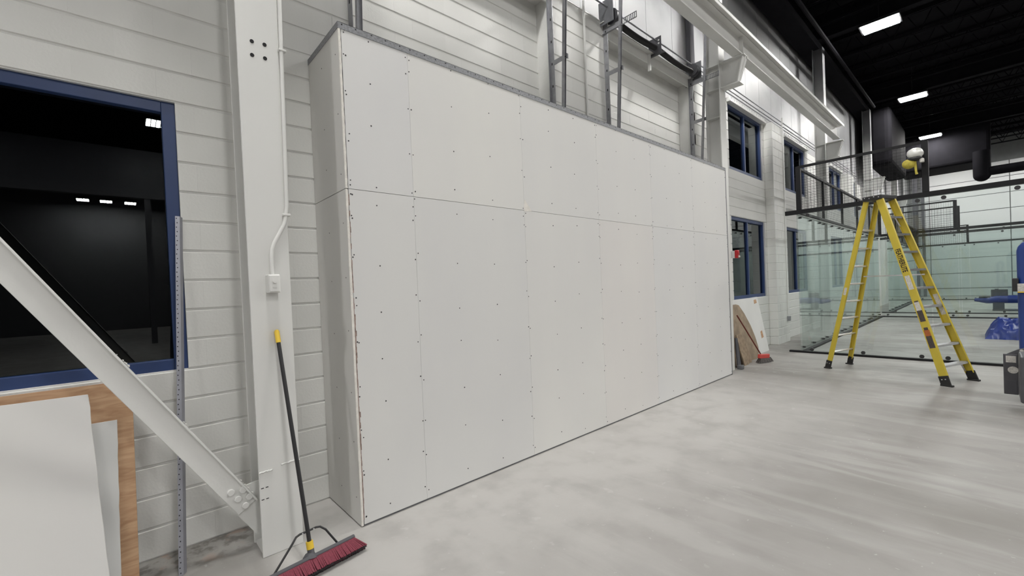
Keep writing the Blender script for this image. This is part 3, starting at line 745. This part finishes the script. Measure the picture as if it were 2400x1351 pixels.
# printed name and stickers on the near front rail
a, b, ax, side, dep = rail_frame('fl'); rl_ = [o for o in t.children if o.name.startswith('front_rail')][0]
if dep.dot(sd) > 0: dep = -dep
def sticker(s0, s1, m, w_=.07, off=0):
    m1 = MB(); m1.bar(b-ax*s0-side*.0036+dep*off, b-ax*s1-side*.0036+dep*off, dep*w_, side*.0012); m1.build('sticker', m, rl_)
sticker(1.30, 1.52, 'label_white', .062); sticker(1.72, 1.85, 'label_white', .062); sticker(1.70, 1.72, 'label_dark', .05); sticker(1.85, 2.02, 'label_dark', .066)
sticker(2.11, 2.15, 'label_dark', .05); sticker(2.15, 2.24, 'label_red', .068); sticker(2.24, 2.42, 'label_dark', .068)
a_, b_2, ax_, side_, dep_ = rail_frame('fr'); rr_ = [o for o in t.children if o.name.startswith('front_rail')][1]
m1 = MB(); m1.bar(b_2-ax_*1.62-side_*.0036, b_2-ax_*1.95-side_*.0036, dep_*.06, side_*.0012); m1.build('sticker', 'label_white', rr_)
a3, b3, ax3, side3, dep3 = rail_frame('rl'); r3 = [o for o in t.children if o.name.startswith('rear_rail')][0]
m1 = MB(); m1.bar(b3-ax3*1.45-side3*.0036, b3-ax3*1.58-side3*.0036, dep3*.04, side3*.0012); m1.build('sticker', 'label_white', r3)
def text_obj(txt, size, origin, xdir, ydir, m, parent, name, squash=1.0):
    cu = bpy.data.curves.new(name, 'FONT'); cu.body = txt; cu.size = size; cu.extrude = .0006; cu.offset = .0022; cu.align_x = 'LEFT'; cu.align_y = 'CENTER'; cu.space_character = 1.0
    tmp = bpy.data.objects.new('tmp', cu); COL.objects.link(tmp); dg = bpy.context.evaluated_depsgraph_get(); dg.update()
    me = bpy.data.meshes.new_from_object(tmp.evaluated_get(dg)); bpy.data.objects.remove(tmp)
    xd, yd = Vector(xdir).normalized(), Vector(ydir).normalized(); zd = xd.cross(yd)
    me.transform(Matrix(((xd.x*squash, yd.x, zd.x, origin[0]), (xd.y*squash, yd.y, zd.y, origin[1]), (xd.z*squash, yd.z, zd.z, origin[2]), (0, 0, 0, 1))))
    me.materials.clear(); me.materials.append(M[m]); return link(name, me, parent)
text_obj('FEATHERLITE', .092, b-ax*.86-side*.0045, -ax, side.cross(ax), 'ink', rl_, 'lettering', .70)

# ------------------------------------------------------------------ push broom at the column
t = thing('push_broom', (.80, 2.72, 0), 'push broom with black handle and red bristles leaning on the near column', 'broom')
hp0, hp1 = Vector((.815, 2.762, .105)), Vector((.763, 3.082, 1.47))
ax = (hp1-hp0).normalized()
MB().tube([hp0, hp1-ax*.085], .0125, 12).build('handle', 'black_plastic', t, 50)
MB().tube([hp1-ax*.085, hp1-ax*.012, hp1], [.0155, .0155, .010], 12).build('grip', 'yellow_plastic', t, 50)
hd = Vector((.992, .121, 0)); hn = Vector((-.121, .992, 0)); hc = Vector((.790, 2.745, .074))
bd = Vector((.09, -.75, -.66)).normalized(); bn = hd.cross(bd).normalized()      # bristle direction of the tipped head
m1 = MB(); m1.obox(hc, hd*.305, bn*.032, bd*.012); blk = bev(m1.build('head_block', 'dark_grey', t), .008, 3)
m1 = MB(); sb = hc+hd*.02-bd*.010; m1.tube([sb, sb+(hp0+ax*.02-sb)*.4, hp0+ax*.0, hp0+ax*.04], [.046, .030, .021, .020], 14); m1.build('socket', 'dark_grey', blk, 50)
MB().tube([hp0+ax*.022, hp0+ax*.066], .0215, 14).build('collar', 'yellow_plastic', t, 50)
jc = hp0+ax*.125
for s_ in (-1, 1):
    e_ = hc+hd*.20*s_-bd*.008
    m1 = MB(); m1.tube([jc, jc+hd*.05*s_+Vector((0, -.004, .004)), jc+hd*.075*s_+Vector((0, -.01, .0)), jc+hd*.105*s_+Vector((0, -.025, -.025)), e_], .0065, 8); br = m1.build('brace', 'black_plastic', t, 50)
    p = jc+hd*.035*s_+Vector((0, -.008, .003)); MB().tube([p, p+Vector((0, -.006, 0))], .0045, 8).build('rivet', 'aluminium', br)
def bristles(mb, c, hd, hn, L, rows, n, h, flare, jit, down=Vector((0, 0, -1)), floor=.002):
    for r_ in range(rows):
        v = (r_/(rows-1)-.5)*2
        for i in range(n):
            u = (i+.5)/n*2-1
            b0 = c+hd*L*u+hn*.024*v
            e0 = b0+hd*(.05*u**5+random.uniform(-jit, jit))+hn*(flare*v+random.uniform(-jit, jit))+down*(h+random.uniform(0, .004))
            e0.z = max(e0.z, floor)
            w2 = hd*(L/n)*1.25; t2 = hn*.004
            mb.add([b0-w2*.7-t2, b0+w2*.7-t2, b0+w2*.7+t2, b0-w2*.7+t2, e0-w2-t2, e0+w2-t2, e0+w2+t2, e0-w2+t2], [(0, 3, 2, 1), (4, 5, 6, 7), (0, 1, 5, 4), (1, 2, 6, 5), (2, 3, 7, 6), (3, 0, 4, 7)])
m1 = MB(); bristles(m1, hc+bd*.010, hd, bn, .298, 5, 110, .080, .016, .004, bd, .006); m1.build('bristles', 'bristle_red', t)['kind'] = 'stuff'
m1 = MB(); bristles(m1, hc+bd*.012-Vector((0, 0, .012)), hd, bn, .298, 3, 90, .076, .010, .003, bd, .004); m1.build('shade_bristles', 'bristle_shade', t)['kind'] = 'stuff'  # dark under-row: shadow below the head put in as darker bristle tips

# ------------------------------------------------------------------ sheets leaning at the lower left
def board(name, pts, th, m, label, cat, group=None, edge=None):
    # corners on a leaning plane, thickness towards the wall
    p = [Vector(q) for q in pts]; nrm = (p[1]-p[0]).cross(p[2]-p[0]).normalized()
    if nrm.y < 0: nrm = -nrm
    o = MB().prism(p, nrm*th).build(name, m); bev(o, .002, 1); return tag(o, label, cat, group)
def lean(a, b_, z, x): return (x, a+b_*z, z)
board('plywood_sheet', [lean(3.34, .21, 1.205, -1.9), lean(3.34, .21, 1.197, .027), lean(3.34, .21, .0, .010), lean(3.34, .21, .0, -1.9)], .012, 'plywood', 'brown plywood sheet leaning under the large dark window', 'plywood')
def rough_edge(a, b_, x0, z0, x1, z1, n):
    return [lean(a, b_, z0+(z1-z0)*i/n, x0+(x1-x0)*i/n+random.uniform(-.002, .002)) for i in range(n+1)]
board('drywall_offcut', [lean(3.26, .26, .99, -1.0)]+rough_edge(3.26, .26, -.052, .976, -.072, .0, 14)+[lean(3.26, .26, 0, -1.0)], .0127, 'drywall', 'narrow drywall offcut between the plywood and the front offcut', 'drywall', 'drywall offcuts').color = (.64, .64, .63, 1)
board('drywall_offcut', [lean(3.16, .30, 1.175, -1.35)]+rough_edge(3.16, .30, -.174, 1.157, -.106, .0, 16)+[lean(3.16, .30, 0, -1.35)], .0127, 'drywall', 'large front drywall offcut at the lower left', 'drywall', 'drywall offcuts').color = (.70, .69, .675, 1)

# perforated corner bead leaning on the window jamb
t = thing('corner_bead', (.215, 3.28, 0), 'long perforated steel corner bead leaning on the blue window frame', 'steel profile')
pb, pt_ = Vector((.214, 3.275, 0)), Vector((.318, 3.585, 2.262)); ax = (pt_-pb).normalized()
sd_ = (Vector((1, 0, 0))-ax*ax.x).normalized(); dn = ax.cross(sd_).normalized()
if dn.y > 0: dn = -dn
m1 = MB(); m1.bar(pb-sd_*.010, pt_-sd_*.010, sd_*.026, dn*.002); m1.build('leg_face', 'galv_blue', t)
m1 = MB(); m1.bar(pb+sd_*.010-dn*.012, pt_+sd_*.010-dn*.012, (sd_*.7-dn).normalized()*.032, (sd_+dn*.7).normalized()*.002); m1.build('leg_return', 'galv_blue', t)
m1 = MB(); Lb = (pt_-pb).length; n = 74
for i in range(n):
    c_ = pb+ax*(Lb*(i+.5)/n)-sd_*(.012+.004*(i % 2))+dn*.0012; m1.obox(c_, ax*.0035, sd_*.0028, dn*.0006)
m1.build('perforations', 'hole', t)['kind'] = 'stuff'

# ------------------------------------------------------------------ things leaning beyond the drywall
t = thing('white_board', (10.6, 3.45, 0), 'white board with two torn brown patches leaning under the lower window', 'board')
p = [lean(3.35, .2, 1.21, 9.6), lean(3.35, .2, 1.235, 11.32), lean(3.35, .2, .6, 11.28), lean(3.35, .2, .0, 11.22), lean(3.35, .2, 0, 9.6)]
nr = Vector((0, 1, -.2)).normalized()
MB().prism(p, nr*.015).build('sheet', 'board_white', t)
for x, z, w_, h in ((11.03, 1.08, .18, .10), (10.95, .30, .14, .17)):
    MB().prism([Vector(lean(3.35, .2, z, x))-nr*.002, Vector(lean(3.35, .2, z+.02, x+w_))-nr*.002, Vector(lean(3.35, .2, z+h, x+w_*.95))-nr*.002, Vector(lean(3.35, .2, z+h*.9, x+.02))-nr*.002], nr*.003).build('torn_patch', 'plywood', t)
pts = [(8.7, .0), (10.09, .0), (10.14, .22), (10.055, .444), (9.913, .685), (9.669, .96), (9.45, 1.14), (9.31, 1.165), (8.7, 1.165)]
board('plywood_offcut', [lean(3.2, .12, z, x) for x, z in pts], .015, 'plywood_far', 'curved plywood offcut leaning beside the far end of the drywall', 'plywood')
board('wood_plank', [lean(3.10, .14, 0, 9.00), lean(3.10, .14, .0, 9.22), lean(3.10, .14, .31, 9.16), lean(3.10, .14, .60, 9.05), lean(3.10, .14, .60, 8.85), lean(3.10, .14, .30, 8.9)], .02, 'plank', 'short splintered plank in front of the curved plywood', 'plank', 'planks by the drywall end')
board('wood_plank', [lean(3.13, .13, 0, 9.26), lean(3.13, .13, .0, 9.46), lean(3.13, .13, .36, 9.31), lean(3.13, .13, .61, 9.15), lean(3.13, .13, .58, 9.08)], .02, 'plank', 'narrow leaning plank nearer the red broom', 'plank', 'planks by the drywall end')
tag(MB().prism([(8.70, 3.12, .0), (8.86, 3.12, .0), (8.83, 3.16, .55), (8.74, 3.16, .55)], (0, .02, .002)).build('dark_board', 'dark_grey'), 'dark scrap board in the gap beside the column foot', 'board')
t = thing('angle_broom', (9.5, 2.93, 0), 'small broom with red handle leaning on the far plywood offcut', 'broom')
MB().tube([(9.52, 2.975, .13), (8.98, 3.21, .97)], .012, 10).build('handle', 'broom_handle_red', t, 50)
m1 = MB(); m1.obox((9.55, 2.95, .125), Vector((.14, -.04, -.01)), Vector((.01, .03, .0)), Vector((.01, 0, .04))); bev(m1.build('head_block', 'broom_red', t), .012)
m1 = MB(); bristles(m1, Vector((9.57, 2.945, .095)), Vector((.96, -.27, 0)), Vector((.27, .96, 0)), .15, 5, 26, .085, .03, .008); m1.build('bristles', 'bristle_grey', t)['kind'] = 'stuff'
t = tag(bev(MB().box(8.56, 8.66, 3.0, 3.09, 0, .075).build('floor_clip', 'galv_dark'), .01), 'small metal bracket on the floor at the column foot', 'bracket')

# ------------------------------------------------------------------ right edge: lift, tarp, wrapped net post
t = thing('personnel_lift', (8.4, -.5, 0), 'blue and grey personnel lift cut off by the right edge', 'lift')
xa = 8.12
ch = bev(MB().box(xa-.012, xa+.012, -.205, -.09, .13, .62).build('chassis_end_plate', 'chassis_grey', t), .006)
m1 = MB().prism([(7.62, -.205, .13), (xa, -.205, .13-.0), (xa, -.205, .66), (7.62, -.205, .66)], (0, -.6, 0)); bev(m1.build('chassis', 'chassis_grey', t), .02, 3)
m1 = MB().prism([(xa+.012, -.09, .60), (xa+.012, -.205, .68), (xa+.012, -.26, .70), (xa+.012, -.28, .64), (xa+.012, -.28, .58)], (.012, 0, 0)); tab = bev(m1.build('lifting_lug', 'chassis_grey', t), .003)
MB().tube([(xa+.008, -.235, .665), (xa+.026, -.235, .665)], .017, 14).build('lug_hole', 'label_white', tab)
for z0, z1, mm in ((.14, .30, 'dark_grey'), (.52, .60, 'label_white')):
    MB().box(xa-.018, xa-.010, -.19, -.11, z0, z1).build('recess', mm, t)
m1 = MB(); m1.tube([(xa-.012, -.165, .43), (xa-.02, -.165, .43)], .042, 18); m1.build('round_opening', 'label_white', t, 40)
MB().tube([(7.75, -.33, .07), (7.75, -.38, .07)], .07, 18).build('caster', 'rubber', t, 40)
MB().tube([(8.05, -.33, .07), (8.05, -.38, .07)], .07, 18).build('caster', 'rubber', t, 40)
m1 = MB().box(8.62, 8.78, -.62, -.235, .10, .62); m1.build('mast_base', 'black_steel', t)
MB().tube([(8.7, -.33, .07), (8.7, -.38, .07)], .07, 18).build('caster', 'rubber', t, 40)
pth = [(8.7, -.30, .62), (8.7, -.295, 1.85)]+arc((8.7, -.38, 1.87), .085, 0, math.pi, 8, (0, 1, 0), (0, 0, 1))+[(8.7, -.465, .62)]
m1 = MB().tube(pth, .068, 14); m1.build('mast', 'blue_lift', t, 50)
bev(MB().box(8.60, 8.64, -.42, -.228, 1.36, 1.46).build('mast_label', 'label_white', t), .003)
bev(MB().box(8.60, 8.64, -.42, -.228, 1.345, 1.36).build('label_stripe', 'yellow_plastic', t), .003)
bev(MB().box(8.62, 8.74, -.24, -.185, 1.36, 1.53).build('latch', 'black_plastic', t), .01)

def crumple(name, x0, x1, y0, y1, h, m, seed, nx=16, ny=16, z0=0):
    rnd = random.Random(seed); mb = MB(); ph = [(rnd.uniform(2, 9), rnd.uniform(2, 9), rnd.uniform(0, 6)) for i in range(6)]
    V = []; F = []
    for i in range(nx+1):
        for j in range(ny+1):
            u, v = i/nx, j/ny; e = min(1, 4*min(u, 1-u))*min(1, 5*min(v, 1-v)); e = e**.55
            hh = h*(.55+.45*v)*e*(1+sum(.12*math.sin(a*u+b_*v+c)*math.cos(a*v-b_*u) for a, b_, c in ph))
            V.append((x0+(x1-x0)*u+rnd.uniform(-.02, .02), y0+(y1-y0)*(1-v)+rnd.uniform(-.02, .02), max(z0, z0+hh+(rnd.uniform(-.03, .03) if e > .1 else 0))))
    for i in range(nx):
        for j in range(ny): a = i*(ny+1)+j; F.append((a, a+1, a+ny+2, a+ny+1))
    nb = len(V); V += [(x0, y0, z0), (x1, y0, z0), (x1, y1, z0), (x0, y1, z0)]; F.append((nb, nb+3, nb+2, nb+1))
    mb.add(V, F); return mb.build(name, m, None, 38)
tag(crumple('tarp_heap', 15.4, 16.6, -1.1, .09, .66, 'blue_tarp', 3, 26, 26), 'crumpled blue plastic tarp heap on the court floor', 'tarp')
t = thing('net_stand', (26, -.2, 0), 'black stand with a blue wrapped roll beyond the near court', 'stand')
m1 = MB(); m1.tube([(26, .42, .42), (26, .1, .40), (26, -.2, .44), (26, -1.2, .42), (26, -2.2, .42)], [.06, .13, .16, .14, .14], 14); m1.build('wrapped_roll', 'blue_tarp', t, 50)
m1 = MB().box(25.9, 26.1, -.36, -.06, 0, .42).box(25.7, 26.3, -.95, -.05, 0, .05).box(25.92, 26.05, -.45, -.02, .45, .82).box(25.9, 26.1, .0, .3, .5, .56).box(25.95, 26.05, -.22, -.12, .4, .85)
bev(m1.build('stand_frame', 'dark_grey', t), .01)

# bundle hung on the mesh corner
t = thing('hanging_bundle', (11.15, .92, 3.7), 'white and yellow bundle hanging on the mesh below the far light', 'bundle')
def blob(c, rx, ry, rz, n=14, mth=8):
    mb = MB(); V = []; F = []
    for i in range(mth+1):
        th = math.pi*i/mth
        for j in range(n):
            ph = 2*math.pi*j/n; k = 1+.06*math.sin(3*ph+i)
            V.append((c[0]+rx*math.sin(th)*math.cos(ph)*k, c[1]+ry*math.sin(th)*math.sin(ph)*k, c[2]+rz*math.cos(th)))
    for i in range(mth):
        for j in range(n): F.append((i*n+j, i*n+(j+1) % n, (i+1)*n+(j+1) % n, (i+1)*n+j))
    return mb.add(V, F)
blob((11.10, .855, 3.835), .10, .115, .10).build('reflective_top', 'bright_wrap', t, 60)
blob((11.10, .86, 3.735), .09, .105, .05).build('black_band', 'black_plastic', t, 60)
blob((11.10, .94, 3.66), .07, .095, .09).build('yellow_fold', 'yellow_dull', t, 60)
MB().tube([(11.10, .86, 3.69), (11.10, .855, 3.60), (11.10, .85, 3.50), (11.10, .84, 3.45)], [.018, .02, .016, .02], 8).build('strap', 'yellow_dull', t, 50)
bev(MB().box(11.06, 11.14, .74, .80, 3.65, 3.72).build('white_tag', 'label_white', t), .01)
